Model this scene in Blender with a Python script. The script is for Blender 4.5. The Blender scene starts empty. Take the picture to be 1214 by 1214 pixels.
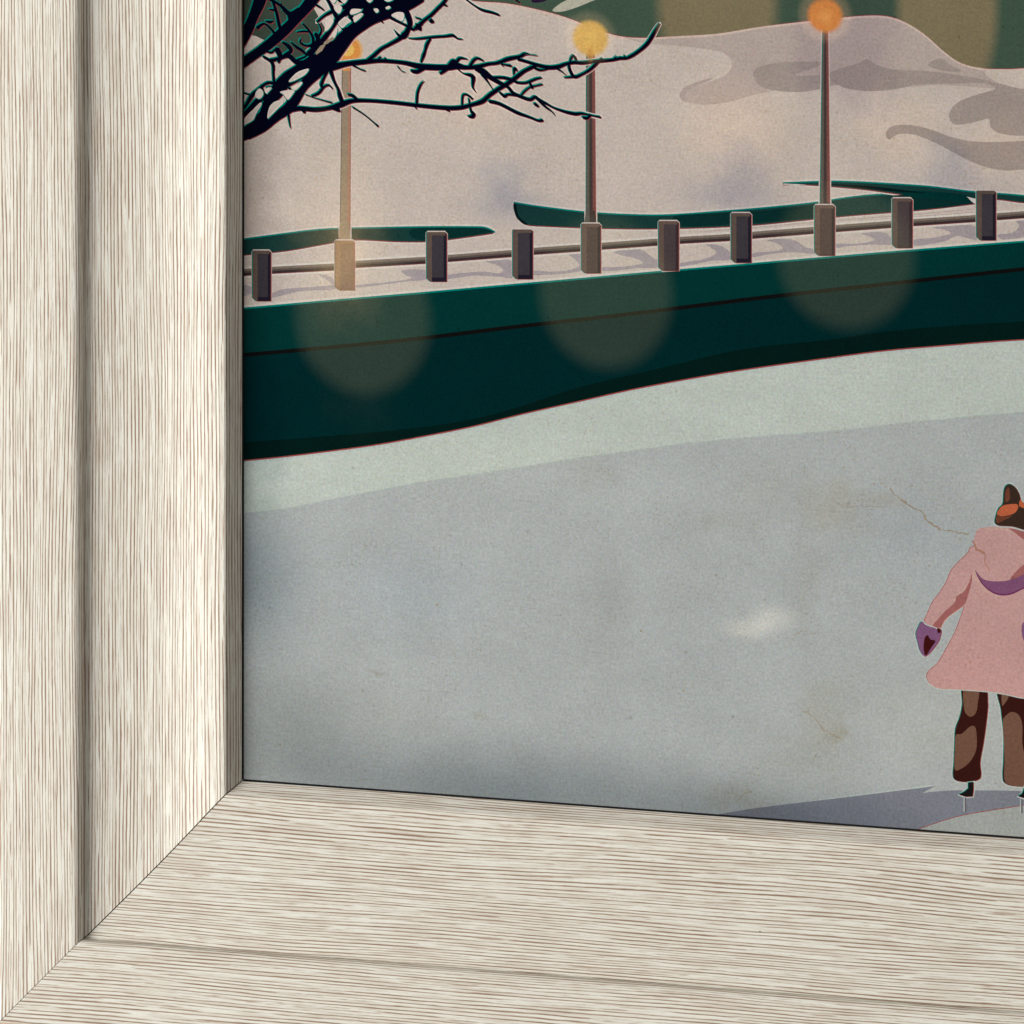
import bpy, math, random
from mathutils import Vector
from mathutils.geometry import delaunay_2d_cdt
random.seed(7)
scene = bpy.context.scene
S = 0.00025                      # one unit of the tracing grid, in metres

# ------------------------------------------------------------------ camera
DIST = 6.0
YAW, PITCH, ROLL = math.radians(22.479), math.radians(9.1505), math.radians(0.158)
FWD = -Vector((math.sin(YAW)*math.cos(PITCH), -math.cos(YAW)*math.cos(PITCH), math.sin(PITCH)))
R0 = FWD.cross(Vector((0, 0, 1))).normalized(); U0 = R0.cross(FWD)
RGT = R0*math.cos(ROLL) + U0*math.sin(ROLL)
UPV = -R0*math.sin(ROLL) + U0*math.cos(ROLL)
CAM = -FWD*DIST
cd = bpy.data.cameras.new('camera'); cam = bpy.data.objects.new('camera', cd)
scene.collection.objects.link(cam)
from mathutils import Matrix
cam.matrix_world = Matrix.Translation(CAM) @ Matrix((RGT, UPV, -FWD)).transposed().to_4x4()
cd.sensor_width = 36; cd.lens = 36*DIST/(1214*S); cd.clip_start = .1; cd.clip_end = 100
scene.camera = cam
scene.render.resolution_x = scene.render.resolution_y = 1024

# ------------------------------------------------------------------ light
w = bpy.data.worlds.new('World'); scene.world = w; w.use_nodes = True
w.node_tree.nodes['Background'].inputs[0].default_value = (1.0, .955, .90, 1)
w.node_tree.nodes['Background'].inputs[1].default_value = 0.27
def area(name, az, el, dist, size, power, col):
    ld = bpy.data.lights.new(name, 'AREA'); ld.shape = 'DISK'; ld.size = size; ld.energy = power; ld.color = col
    o = bpy.data.objects.new(name, ld); scene.collection.objects.link(o)
    d = Vector((-math.cos(el)*math.cos(az), -math.sin(el), math.cos(el)*math.sin(az)))
    o.location = d*dist; o.rotation_euler = (-d).to_track_quat('-Z', 'Y').to_euler()
area('window_light', math.radians(-4), math.radians(25), 4.0, 2.3, 285, (1, .985, .96))
scene.view_settings.view_transform = 'Standard'; scene.view_settings.look = 'None'
scene.view_settings.exposure = 0; scene.view_settings.gamma = 1

# ------------------------------------------------------------------ helpers
def lin(c):
    r = []
    for v in c:
        v /= 255.0
        r.append(v/12.92 if v <= .04045 else ((v+.055)/1.055)**2.4)
    return tuple(r)
def uv(px, py):
    """where a traced point lies on the print's plane (y = 0), in grid units from the world origin"""
    d = FWD*DIST + RGT*((px-607)*S) + UPV*((607-py)*S)
    t = -CAM.y/d.y
    q = CAM + d*t
    return (q.x/S, q.z/S)
U_0, V_0 = -348.3, -347.8        # lower left corner of the opening
OW, OH = 1500, 1320              # size of the opening
class NT:
    def __init__(s, nt): s.t = nt; s.n = nt.nodes; s.l = nt.links
    def node(s, kind, **kw):
        n = s.n.new(kind)
        for k, v in kw.items(): setattr(n, k, v)
        return n
    def put(s, sock, v):
        if isinstance(v, bpy.types.NodeSocket): s.l.new(v, sock)
        elif v is not None: sock.default_value = v
    def math(s, op, a, b=None, c=None, clamp=False):
        n = s.node('ShaderNodeMath', operation=op, use_clamp=clamp)
        s.put(n.inputs[0], a)
        if b is not None: s.put(n.inputs[1], b)
        if c is not None: s.put(n.inputs[2], c)
        return n.outputs[0]
    def vec(s, op, a, b=None):
        n = s.node('ShaderNodeVectorMath', operation=op)
        s.put(n.inputs[0], a)
        if b is not None: s.put(n.inputs[1], b)
        return n.outputs['Value'] if op in ('LENGTH', 'DISTANCE', 'DOT_PRODUCT') else n.outputs['Vector']
    def noise(s, v, scale, detail=2, rough=.5, dist=0):
        n = s.node('ShaderNodeTexNoise'); s.put(n.inputs['Vector'], v)
        n.inputs['Scale'].default_value = scale; n.inputs['Detail'].default_value = detail
        n.inputs['Roughness'].default_value = rough; n.inputs['Distortion'].default_value = dist
        return n.outputs['Fac']
    def rng(s, v, a, b, c=0, d=1, smooth=True):
        n = s.node('ShaderNodeMapRange'); n.interpolation_type = 'SMOOTHSTEP' if smooth else 'LINEAR'
        s.put(n.inputs[0], v)
        for i, q in enumerate((a, b, c, d)): s.put(n.inputs[i+1], q)
        return n.outputs[0]
    def mix(s, f, a, b, mode='MIX'):
        n = s.node('ShaderNodeMix', data_type='RGBA', blend_type=mode)
        s.put(n.inputs[0], f)
        s.put(n.inputs[6], a if isinstance(a, bpy.types.NodeSocket) else (*a, 1))
        s.put(n.inputs[7], b if isinstance(b, bpy.types.NodeSocket) else (*b, 1))
        return n.outputs[2]
    def comb(s, x, y, z):
        n = s.node('ShaderNodeCombineXYZ')
        for i, q in enumerate((x, y, z)): s.put(n.inputs[i], q)
        return n.outputs[0]
def new_mat(name):
    m = bpy.data.materials.new(name); m.use_nodes = True
    t = NT(m.node_tree); return m, t, m.node_tree.nodes['Principled BSDF']

# ------------------------------------------------------------------ wood
def wood_material(name, warm=0.0):
    m, t, b = new_mat(name)
    tc = t.node('ShaderNodeTexCoord').outputs['Object']
    sx = t.node('ShaderNodeSeparateXYZ'); t.put(sx.inputs[0], tc)
    oi = t.node('ShaderNodeObjectInfo').outputs['Random']
    x = t.math('MULTIPLY_ADD', sx.outputs[0], 1/S, t.math('MULTIPLY', oi, 9000.0))
    c = t.math('MULTIPLY', t.math('ADD', sx.outputs[1], t.math('MULTIPLY', sx.outputs[2], 0.8)), 1/S)
    c = t.math('ADD', c, t.math('MULTIPLY', oi, 517.0))
    # slow drift of the grain: lines wander and lean a little
    drift = t.noise(t.comb(t.math('MULTIPLY', x, 1/480.), t.math('MULTIPLY', c, 1/90.), 0.0), 1.0, 1)
    drift2 = t.noise(t.comb(t.math('MULTIPLY', x, 1/55.), t.math('MULTIPLY', c, 1/9.), 3.0), 1.0, 2)
    cc = t.math('ADD', c, t.math('MULTIPLY', t.math('SUBTRACT', drift, .5), 16.0))
    cc = t.math('ADD', cc, t.math('MULTIPLY', t.math('SUBTRACT', drift2, .5), 1.0))
    # brushed grooves
    wav = t.math('SINE', t.math('MULTIPLY', cc, 2*math.pi/4.4))
    wav2 = t.math('SINE', t.math('MULTIPLY', cc, 2*math.pi/3.3))
    pick = t.rng(t.noise(t.comb(t.math('MULTIPLY', x, 1/160.), t.math('MULTIPLY', cc, 1/16.), 51.0), 1.0, 2), .42, .58)
    wv = t.math('ADD', t.math('MULTIPLY', wav, t.math('SUBTRACT', 1.0, t.math('MULTIPLY', pick, .75))), t.math('MULTIPLY', wav2, t.math('MULTIPLY', pick, .75)))
    g = t.math('POWER', t.math('MULTIPLY_ADD', wv, .5, .5, True), 2.6)
    streak = t.noise(t.comb(t.math('MULTIPLY', x, 1/150.), t.math('MULTIPLY', cc, 1/2.4), 7.0), 1.0, 3, .65)
    streak2 = t.noise(t.comb(t.math('MULTIPLY', x, 1/24.), t.math('MULTIPLY', cc, 1/1.3), 17.0), 1.0, 2, .6)
    lin_ = t.math('ADD', t.math('MULTIPLY', g, .54), t.math('ADD', t.math('MULTIPLY', streak, 1.10), t.math('MULTIPLY', streak2, .60)))
    groove = t.rng(lin_, .98, 1.23)
    # worn beige patches where the whitewash has been rubbed off
    patch = t.noise(t.comb(t.math('MULTIPLY', x, 1/75.), t.math('MULTIPLY', cc, 1/4.), 31.0), 1.0, 3, .6)
    patch = t.rng(patch, .40, .68)
    grain = t.noise(t.comb(t.math('MULTIPLY', x, 1/5.), t.math('MULTIPLY', c, 1/1.6), 5.0), 1.0, 2, .7)
    white = lin((231, 230, 219)); beige = lin((203, 193, 178)); brown = lin((152, 115, 86)); deep = lin((110, 78, 55))
    col = t.mix(t.math('MULTIPLY', patch, .70), white, beige)
    col = t.mix(t.math('MULTIPLY', groove, t.math('MULTIPLY_ADD', patch, -.12, .82)), col, brown)
    dark = t.rng(lin_, 1.18, 1.44)
    col = t.mix(t.math('MULTIPLY', dark, .55), col, deep)
    col = t.mix(t.rng(grain, .45, .75, 0, .16), col, lin((180, 160, 146)))
    # a few tiny knots / pin holes
    vo = t.node('ShaderNodeTexVoronoi'); vo.inputs['Scale'].default_value = 1.0
    t.put(vo.inputs['Vector'], t.comb(t.math('MULTIPLY', x, 1/150.), t.math('MULTIPLY', c, 1/95.), 2.0))
    col = t.mix(t.rng(vo.outputs['Distance'], .010, .020, .7, 0), col, lin((90, 74, 66)))
    t.put(b.inputs['Base Color'], col)
    b.inputs['Roughness'].default_value = .66
    b.inputs['Specular IOR Level'].default_value = .25
    bp = t.node('ShaderNodeBump'); bp.inputs['Strength'].default_value = .30; bp.inputs['Distance'].default_value = .00022
    t.put(bp.inputs['Height'], t.math('SUBTRACT', 1.0, t.math('ADD', t.math('MULTIPLY', groove, .8), t.math('MULTIPLY', grain, .35))))
    t.put(b.inputs['Normal'], bp.outputs[0])
    return m
def plain(name, rgb, rough=.7):
    m, t, b = new_mat(name)
    tc = t.node('ShaderNodeTexCoord').outputs['Object']
    n = t.noise(tc, 900, 3)
    col = t.mix(t.rng(n, .3, .7), tuple(v*.9 for v in rgb), tuple(v*1.1 for v in rgb))
    t.put(b.inputs['Base Color'], col); b.inputs['Roughness'].default_value = rough
    b.inputs['Specular IOR Level'].default_value = .2
    return m
WOOD = wood_material('whitewashed_oak')
BLACK = plain('black_rebate', (.004, .004, .004), .9)
BOARD = plain('backing_board', (.10, .075, .055), .9)
COREM = plain('raw_wood_core', (.05, .035, .025), .9)

def link_mesh(name, verts, faces, mats, parent=None, fm=None):
    me = bpy.data.meshes.new(name); me.from_pydata(verts, [], faces)
    for m in mats: me.materials.append(m)
    if fm: me.polygons.foreach_set('material_index', fm)
    me.update()
    o = bpy.data.objects.new(name, me); scene.collection.objects.link(o)
    if parent: o.parent = parent
    return o

# ------------------------------------------------------------------ wall behind
m, t, b = new_mat('wall_paint')
tc = t.node('ShaderNodeTexCoord').outputs['Object']
t.put(b.inputs['Base Color'], t.mix(t.noise(tc, 60, 4), lin((196, 158, 130)), lin((214, 178, 148))))
b.inputs['Roughness'].default_value = .8
bp = t.node('ShaderNodeBump'); bp.inputs['Strength'].default_value = .2; bp.inputs['Distance'].default_value = .001
t.put(bp.inputs['Height'], t.noise(tc, 300, 3)); t.put(b.inputs['Normal'], bp.outputs[0])
WALLY = 52*S
wall = link_mesh('wall', [(-3, WALLY, -3), (3, WALLY, -3), (3, WALLY, 3), (-3, WALLY, 3)], [(0, 1, 2, 3)], [m])
wall['kind'] = 'structure'

# ------------------------------------------------------------------ the frame
frame = bpy.data.objects.new('picture_frame', None); scene.collection.objects.link(frame)
frame.location = ((U_0+OW/2)*S, WALLY, V_0*S); frame.empty_display_size = .05
frame['label'] = 'whitewashed oak picture frame with brushed grain and mitred corner around the winter print'
frame['category'] = 'picture frame'
# profile points: (outward v, height towards the viewer h) in grid units
def arc(cx, cy, r, a0, a1, n=6):
    return [(cx+r*math.cos(math.radians(a0+(a1-a0)*i/n)), cy+r*math.sin(math.radians(a0+(a1-a0)*i/n))) for i in range(n+1)]
SLIP = [(0, -14), (0, .6), (.8, 1.4), (14.6, 12.6), (15.6, 13.4), (17.6, 13.8), (24, 13.4), (42, 10.4), (62, 5.6), (82, 1.6), (104, -1.6), (130, -3.2), (158, -3.2), (184, -2.2), (206.4, -.8), (206.4, -30), (0, -30)]
OUT = [(206.44, -30), (206.5, .6), (206.9, 3.4), (208.0, 5.8), (210.0, 7.5), (213.0, 8.5), (218, 8.9), (240, 8.5), (290, 6.4), (313.0, 5.0), (315.4, 4.0), (316.6, 2.4), (317, 0), (317, -48), (206.44, -48)]
def moulding(name, prof, L, gap, parent, mat):
    """one mitred length of moulding; local X runs along it, local Y outwards, local Z towards the viewer"""
    N = 24
    verts = []; faces = []
    for k in range(N+1):
        for v, h in prof:
            e = L/2 + v - gap
            verts.append(((-e + 2*e*k/N)*S, v*S, h*S))
    n = len(prof)
    for k in range(N):
        for i in range(n):
            j = (i+1) % n
            faces.append((k*n+i, k*n+j, (k+1)*n+j, (k+1)*n+i))
    faces.append(tuple(range(n))[::-1]); faces.append(tuple(N*n+i for i in range(n)))
    o = link_mesh(name, verts, faces, [mat], parent)
    me = o.data
    for p in me.polygons: p.use_smooth = False
    return o
def rail(cx, cz, L, ang):
    # outward direction: -Z turned by ang
    M = Matrix.Rotation(ang, 4, 'Y')
    base = Matrix(((1, 0, 0), (0, 0, -1), (0, -1, 0))).to_4x4()     # x->x, y(out)->-z, z(h)->-y
    W_ = Matrix.Translation((cx*S, 0, cz*S)) @ M @ base
    fi = Matrix.Translation(frame.location).inverted()
    o = moulding('rail', OUT, L, .45, None, WOOD); o.parent = frame; o.matrix_local = fi @ W_
    s = moulding('inner_moulding', SLIP, L, .95, None, WOOD); s.parent = o; s.matrix_local = Matrix.Identity(4)
    # black rebate line that shows between moulding and print
    e = L/2
    sp = link_mesh('rebate', [(-e*S, -2.4*S, .35*S), (e*S, -2.4*S, .35*S), (e*S, 3*S, .35*S), (-e*S, 3*S, .35*S),
                              (-e*S, -2.4*S, .08*S), (e*S, -2.4*S, .08*S)],
                   [(0, 1, 2, 3), (4, 5, 1, 0)], [BLACK], o)
    # keep the strip's ends mitred too
    for i, (sx_, ex) in enumerate(((-1, 2.4), (1, 2.4), (1, 0), (-1, 0), (-1, 2.4), (1, 2.4))):
        sp.data.vertices[i].co.x = sx_*(e-ex)*S
    core = moulding('corner_key', [(4, -8), (200, -12), (300, -12), (300, -40), (4, -40)], L, -3, o, COREM) if False else None
    return o
cxm, czm = U_0+OW/2, V_0+OH/2
r1 = rail(cxm, V_0, OW, 0)                      # bottom
r2 = rail(U_0, czm, OH, math.radians(90))       # left
r3 = rail(cxm, V_0+OH, OW, math.radians(180))
r4 = rail(U_0+OW, czm, OH, math.radians(-90))
r1['label'] = 'bottom length of the frame with grain running sideways'
r2['label'] = 'left length of the frame with upright grain, its inner side in shade'
bk = link_mesh('backing_board', [((U_0-8)*S, 4*S, (V_0-8)*S), ((U_0+OW+8)*S, 4*S, (V_0-8)*S), ((U_0+OW+8)*S, 4*S, (V_0+OH+8)*S), ((U_0-8)*S, 4*S, (V_0+OH+8)*S)],
               [(0, 1, 2, 3)], [BOARD])
bk.parent = frame; bk.matrix_parent_inverse = Matrix.Translation(frame.location).inverted()

# ------------------------------------------------------------------ printed ink
# things printed all over the picture: blurred light discs, tints, paper grain; also shade beside the frame put into the colour
def ell(px, py, rx, ry):
    c = uv(px, py); return c, rx/.925, ry/.985
ADD = [  # px, py, rx, ry, softness, linear colour added
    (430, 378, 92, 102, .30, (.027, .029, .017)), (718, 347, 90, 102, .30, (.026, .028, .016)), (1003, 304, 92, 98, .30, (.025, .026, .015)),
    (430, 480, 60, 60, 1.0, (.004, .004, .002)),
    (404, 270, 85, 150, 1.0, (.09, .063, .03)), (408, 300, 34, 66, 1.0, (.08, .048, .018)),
    
    (886, 746, 46, 19, .9, (.13, .11, .085)), (916, 733, 38, 22, .9, (.13, .11, .085)),
    (699, 44, 36, 35, .35, (.085, .06, .035)), (978, 18, 36, 36, .35, (.11, .07, .04)),
]
MUL = [  # px, py, rx, ry, softness, colour multiplied
    (1120, 860, 260, 130, 1.0, (1.09, 1.06, 1.02)), (600, 560, 330, 60, 1.0, (1.05, 1.05, 1.03)), (560, 110, 90, 80, 1.0, (1.1, 1.05, 1.0)), (870, 150, 95, 85, 1.0, (1.19, 1.12, 1.05)), (1060, 150, 80, 60, 1.0, (1.12, 1.07, 1.02)), (1190, 180, 70, 60, 1.0, (1.12, 1.07, 1.02)),
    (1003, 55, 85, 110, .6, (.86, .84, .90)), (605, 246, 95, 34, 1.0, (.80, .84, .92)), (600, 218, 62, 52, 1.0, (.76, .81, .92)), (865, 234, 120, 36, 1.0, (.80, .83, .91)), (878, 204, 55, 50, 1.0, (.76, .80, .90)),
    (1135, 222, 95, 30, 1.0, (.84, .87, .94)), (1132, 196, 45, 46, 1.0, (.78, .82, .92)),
    (296, 690, 105, 150, 1.0, (.60, .64, .68)), (292, 200, 70, 330, 1.0, (.66, .65, .65)), (330, 860, 150, 120, 1.0, (.70, .71, .70)), (600, 945, 480, 100, 1.0, (.52, .55, .57)), (287, 560, 60, 200, 1.0, (.80, .82, .82)),  # shade beside the frame toned into the ink, left and bottom; also printed blotches
    (930, 975, 240, 66, 1.0, (.64, .67, .69)), (460, 845, 90, 50, 1.0, (.93, .92, .89)), (720, 730, 60, 130, 1.0, (.93, .92, .90)), (905, 580, 60, 60, 1.0, (.95, .93, .90)),  # first entry: more painted shade above the bottom rail
    (1090, 640, 130, 100, 1.0, (.92, .93, .95)), (480, 700, 150, 90, 1.0, (.95, .97, 1.0)),
    (940, 900, 110, 60, 1.0, (.94, .93, .90)), (300, 480, 60, 140, 1.0, (.75, .8, .85)),  # last entry: edge shade painted over the bank by the left rail
    (440, 794, 26, 9, 1.0, (.86, .80, .74)), (568, 843, 14, 8, 1.0, (.92, .88, .8)), (990, 870, 20, 10, 1.0, (.9, .86, .78)),
    (850, 620, 70, 30, 1.0, (.97, .95, .92)), (985, 600, 60, 50, 1.0, (.97, .92, .86)), (955, 700, 30, 120, 1.0, (.96, .93, .90)), (975, 850, 40, 70, 1.0, (.95, .92, .87)), (880, 945, 70, 22, 1.0, (.93, .89, .83)), (700, 560, 60, 30, 1.0, (.97, .95, .93)), (1046, 590, 40, 20, 1.0, (.97, .92, .86)),
]
grp = bpy.data.node_groups.new('print_ink', 'ShaderNodeTree')
grp.interface.new_socket('Color', in_out='INPUT', socket_type='NodeSocketColor')
grp.interface.new_socket('Color', in_out='OUTPUT', socket_type='NodeSocketColor')
grp.interface.new_socket('Height', in_out='OUTPUT', socket_type='NodeSocketFloat')
g = NT(grp)
gi = g.node('NodeGroupInput'); go = g.node('NodeGroupOutput')
P0 = g.vec('MULTIPLY', g.node('ShaderNodeTexCoord').outputs['Object'], (1/S, 1/S, 1/S))
wob = g.node('ShaderNodeTexNoise'); wob.inputs['Scale'].default_value = 1/45.; wob.inputs['Detail'].default_value = 2; g.put(wob.inputs['Vector'], P0)
PW = g.vec('ADD', P0, g.vec('MULTIPLY', g.vec('SUBTRACT', wob.outputs['Color'], (.5, .5, .5)), (70, 0, 70)))
col = gi.outputs[0]
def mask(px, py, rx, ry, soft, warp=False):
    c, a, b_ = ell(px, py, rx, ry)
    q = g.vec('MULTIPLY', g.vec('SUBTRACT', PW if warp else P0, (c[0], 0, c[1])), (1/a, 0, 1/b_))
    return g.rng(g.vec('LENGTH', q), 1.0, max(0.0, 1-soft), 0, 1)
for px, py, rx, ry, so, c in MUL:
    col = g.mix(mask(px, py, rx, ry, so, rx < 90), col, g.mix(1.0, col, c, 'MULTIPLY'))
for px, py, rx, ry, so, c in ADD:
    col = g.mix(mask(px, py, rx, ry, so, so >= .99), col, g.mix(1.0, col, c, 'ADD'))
for px, py, rx, ry in ((850, 0, 80, 130), (1123, 10, 66, 140), (1300, 0, 60, 130)):
    col = g.mix(mask(px, py, rx, ry, .28), col, g.mix(1.0, col, lin((124, 114, 88)), 'LIGHTEN'))
for px, py, rx, ry, so, c, al in ((700, 45.5, 24.5, 24, .28, (216, 174, 98), .93), (700, 43, 15, 15, 1.0, (228, 188, 106), .7), (700, 64, 6, 12, .8, (204, 146, 74), .6),
        (978.3, 18.5, 24, 23.5, .32, (208, 132, 70), .93), (978.3, 20, 14, 14, 1.0, (224, 158, 90), .7)):
    col = g.mix(g.math('MULTIPLY', mask(px, py, rx, ry, so), al), col, lin(c))
# paper: tone drift, speckle, weave, foxing
big = g.noise(g.vec('MULTIPLY', P0, (1, 1, 1.3)), 1/95., 5, .62)
tone = g.rng(big, .3, .7, .93, 1.05, False)
fine = g.noise(P0, 1/3.2, 2, .6)
mid = g.noise(P0, 1/9., 3, .6)
weave = g.noise(g.vec('MULTIPLY', P0, (.12, 1, 1)), 1/1.9, 1, .5)
f = g.math('MULTIPLY', tone, g.rng(fine, .25, .75, .84, 1.14, False))
f = g.math('MULTIPLY', f, g.rng(mid, .3, .7, .955, 1.035, False))
f = g.math('MULTIPLY', f, g.rng(weave, .3, .7, .975, 1.025, False))
col = g.mix(1.0, col, g.comb(f, f, f), 'MULTIPLY')
# small tint noise (pinkish / bluish fibres)
tn = g.node('ShaderNodeTexNoise'); tn.inputs['Scale'].default_value = 1/4.; tn.inputs['Detail'].default_value = 2; g.put(tn.inputs['Vector'], P0)
tint = g.vec('ADD', g.vec('MULTIPLY', g.vec('SUBTRACT', tn.outputs['Color'], (.5, .5, .5)), (.20, .16, .22)), (1, 1, 1))
col = g.mix(1.0, col, tint, 'MULTIPLY')
# foxing: tan flecks in drifts
fx = g.noise(P0, 1/3.4, 2, .55); fz = g.noise(g.vec('ADD', P0, (300, 0, 90)), 1/60., 3, .6)
fox = g.math('MULTIPLY', g.rng(fx, .56, .70), g.rng(fz, .46, .64))
col = g.mix(g.math('MULTIPLY', fox, .8), col, g.mix(1.0, col, (.80, .68, .54), 'MULTIPLY'))
vo = g.node('ShaderNodeTexVoronoi'); vo.inputs['Scale'].default_value = 1/42.; g.put(vo.inputs['Vector'], P0)
col = g.mix(g.rng(vo.outputs['Distance'], .035, .06, .5, 0), col, g.mix(1.0, col, (.62, .55, .50), 'MULTIPLY'))
g.put(go.inputs[0], col)
g.put(go.inputs[1], g.math('ADD', g.math('MULTIPLY', fine, .6), g.math('MULTIPLY', weave, .4)))

INK = {}
def ink(key, rgb):
    m, t, b = new_mat('ink_'+key)
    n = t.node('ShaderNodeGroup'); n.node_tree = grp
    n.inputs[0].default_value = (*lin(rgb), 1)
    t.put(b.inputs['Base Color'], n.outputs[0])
    b.inputs['Roughness'].default_value = .75; b.inputs['Specular IOR Level'].default_value = 0.0
    bp = t.node('ShaderNodeBump'); bp.inputs['Strength'].default_value = .10; bp.inputs['Distance'].default_value = .00008
    t.put(bp.inputs['Height'], n.outputs[1]); t.put(b.inputs['Normal'], bp.outputs[0])
    INK[key] = m
for k, c in dict(
    forest=(64, 84, 70), conifer=(60, 72, 62), slash=(176, 174, 158), smudge=(40, 24, 52),
    snow=(195, 183, 174), snow_shade=(178, 164, 157), snow_dark=(158, 146, 140), snow_light=(196, 184, 174), snow_edge=(204, 182, 172), snow_line=(170, 156, 150),
    deck=(192, 180, 176), deck_shade=(160, 150, 154),
    bank_top=(3, 50, 48), bank=(2, 38, 40), bank_low=(4, 28, 26), bank_line=(16, 16, 16), teal=(0, 120, 112), red=(150, 74, 72), halo=(208, 200, 192), halo_soft=(198, 186, 179),
    hedge=(24, 58, 55), hedge_dark=(10, 46, 44), hedge_deep=(6, 26, 28),
    ice_pale=(186, 195, 188), ice=(171, 177, 177), ice_line=(172, 182, 178), ice_shadow=(124, 128, 138), ice_low=(160, 165, 162), ice_halo=(180, 191, 188),
    post_front=(60, 56, 62), post_side=(92, 78, 71), post_top=(98, 82, 74), mid_front=(72, 62, 64), mid_side=(96, 79, 72), post_edge=(34, 30, 42),
    base_front=(84, 67, 64), base_side=(104, 84, 76), base_edge=(58, 44, 48), base_warm=(124, 100, 86), base_warm_side=(140, 112, 90),
    rail_lit=(122, 110, 100), rail_mid=(90, 79, 74), rail_dark=(56, 46, 48),
    pole_left=(92, 88, 80), pole_mid=(70, 58, 56), pole_right=(118, 76, 70), pole_warm=(146, 130, 110), pole_warm_right=(160, 124, 104), pole_hot=(206, 140, 80),
    glow_yellow=(216, 172, 92), glow_core=(221, 180, 96), glow_orange=(208, 130, 66), glow_hot=(214, 142, 72),
    h1=(206, 178, 150), h2=(214, 164, 110), y1=(196, 176, 132), y2=(206, 174, 112), y3=(204, 150, 78), o1=(188, 150, 118), o2=(202, 140, 88),
    branch=(4, 6, 24), b_teal=(0, 128, 116), b_red=(132, 62, 66), b_halo=(214, 200, 192), b_grey=(70, 72, 78),
    coat=(193, 152, 149), coat_edge=(200, 148, 140), coat_fold=(160, 100, 98), coat_line=(196, 160, 150), scarf=(126, 82, 114), scarf_edge=(110, 50, 92), glove=(128, 88, 124), dark_red=(64, 20, 20),
    hat_orange=(188, 98, 66), hat_dark=(58, 44, 36), hat_brown=(108, 62, 46), boot_dark=(54, 24, 21), boot_light=(112, 82, 68), skate=(26, 24, 24), blade=(104, 98, 104), stain=(158, 147, 131), stain_faint=(163, 160, 151), stain_coat=(172, 126, 108),
).items(): ink(k, c)

# ------------------------------------------------------------------ the drawing
POLY = []      # (part key, ink, [(u, v)...]) painter's order, all in one plane
def spl(pts, closed=False, n=5):
    out = []; N = len(pts)
    if N < 3 and not closed: return [tuple(p) for p in pts]
    rng_ = range(N) if closed else range(N-1)
    for i in rng_:
        if closed: p0, p1, p2, p3 = pts[i-1], pts[i], pts[(i+1) % N], pts[(i+2) % N]
        else: p0, p1, p2, p3 = pts[max(i-1, 0)], pts[i], pts[i+1], pts[min(i+2, N-1)]
        for k in range(n):
            t_ = k/n
            out.append(tuple(.5*((2*b_)+(-a+c)*t_+(2*a-5*b_+4*c-d)*t_*t_+(-a+3*b_-3*c+d)*t_**3) for a, b_, c, d in zip(p0, p1, p2, p3)))
    if not closed: out.append(tuple(pts[-1]))
    return out
def add(part, mat, pts):
    POLY.append((part, mat, [uv(x, y) for x, y in pts]))
def shift(pts, dx, dy): return [(p[0]+dx, p[1]+dy) for p in pts]
def outset(pts, d):
    A = sum(pts[i-1][0]*pts[i][1]-pts[i][0]*pts[i-1][1] for i in range(len(pts)))
    s = 1 if A > 0 else -1; out = []; N = len(pts)
    for i in range(N):
        x0, y0 = pts[i-1]; x1, y1 = pts[i]; x2, y2 = pts[(i+1) % N]
        nx, ny = (y2-y0), -(x2-x0); l = math.hypot(nx, ny) or 1
        out.append((x1+s*nx/l*d, y1+s*ny/l*d))
    return out
def shape(part, mat, pts, fringe=False, halo=None, smooth=True, hw=2.2, fr=.9, tk='teal', rk='red'):
    p = spl(pts, True) if smooth else pts
    if halo: add(part, halo, outset(p, hw+fr*.6))
    if fringe:
        add(part, tk, shift(p, -fr, -fr*.7)); add(part, rk, shift(p, fr, fr*.7))
    add(part, mat, p)
    return p
def ribbon(pts, grow=0, dx=0, dy=0, n=4):
    q = spl(pts, False, n)
    L = []; R = []
    for i, (x, y, w_) in enumerate(q):
        a = q[max(i-1, 0)]; b_ = q[min(i+1, len(q)-1)]
        tx, ty = b_[0]-a[0], b_[1]-a[1]; l = math.hypot(tx, ty) or 1
        h = max(w_, .7)/2+grow; nx, ny = -ty/l*h, tx/l*h
        L.append((x+nx+dx, y+ny+dy)); R.append((x-nx+dx, y-ny+dy))
    # pointed-round ends
    def cap(e, f_):
        tx, ty = e[0]-f_[0], e[1]-f_[1]; l = math.hypot(tx, ty) or 1; h = max(e[2], .7)/2+grow
        return (e[0]+tx/l*h*.8+dx, e[1]+ty/l*h*.8+dy)
    return L+[cap(q[-1], q[-2])]+R[::-1]+[cap(q[0], q[1])]
def band(part, mat, top, bot, smooth=True):
    a = spl(top) if smooth else top; c = spl(bot) if smooth else bot
    add(part, mat, a+c[::-1])
XR = 1720
# forest behind, snow hill
add('forest', 'forest', [(270, -560), (XR, -480), (XR, 140), (270, 120)])
shape('forest', 'slash', [(655, 12), (668, 2), (690, -6), (712, -4), (700, 2), (680, 10), (664, 14)])
shape('forest', 'smudge', [(630, 2), (636, -8), (650, -8), (648, 0), (640, 3)])
hill_top = [(270, -150), (400, -70), (480, -25), (550, -1), (600, 4), (640, 12), (672, 21), (700, 32), (730, 42), (760, 45), (800, 43), (850, 40), (900, 32), (950, 26), (978, 23), (1020, 19), (1048, 19), (1070, 25), (1095, 40), (1120, 62), (1140, 75), (1165, 81), (1190, 82), (1214, 81), (1300, 74), (1450, 40), (XR, 30)]
bank_t = [(270, 367), (400, 355.5), (500, 347), (600, 338), (680, 331), (780, 322), (880, 313.5), (980, 305), (1100, 295), (1214, 286), (1400, 272), (XR, 256)]
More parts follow.
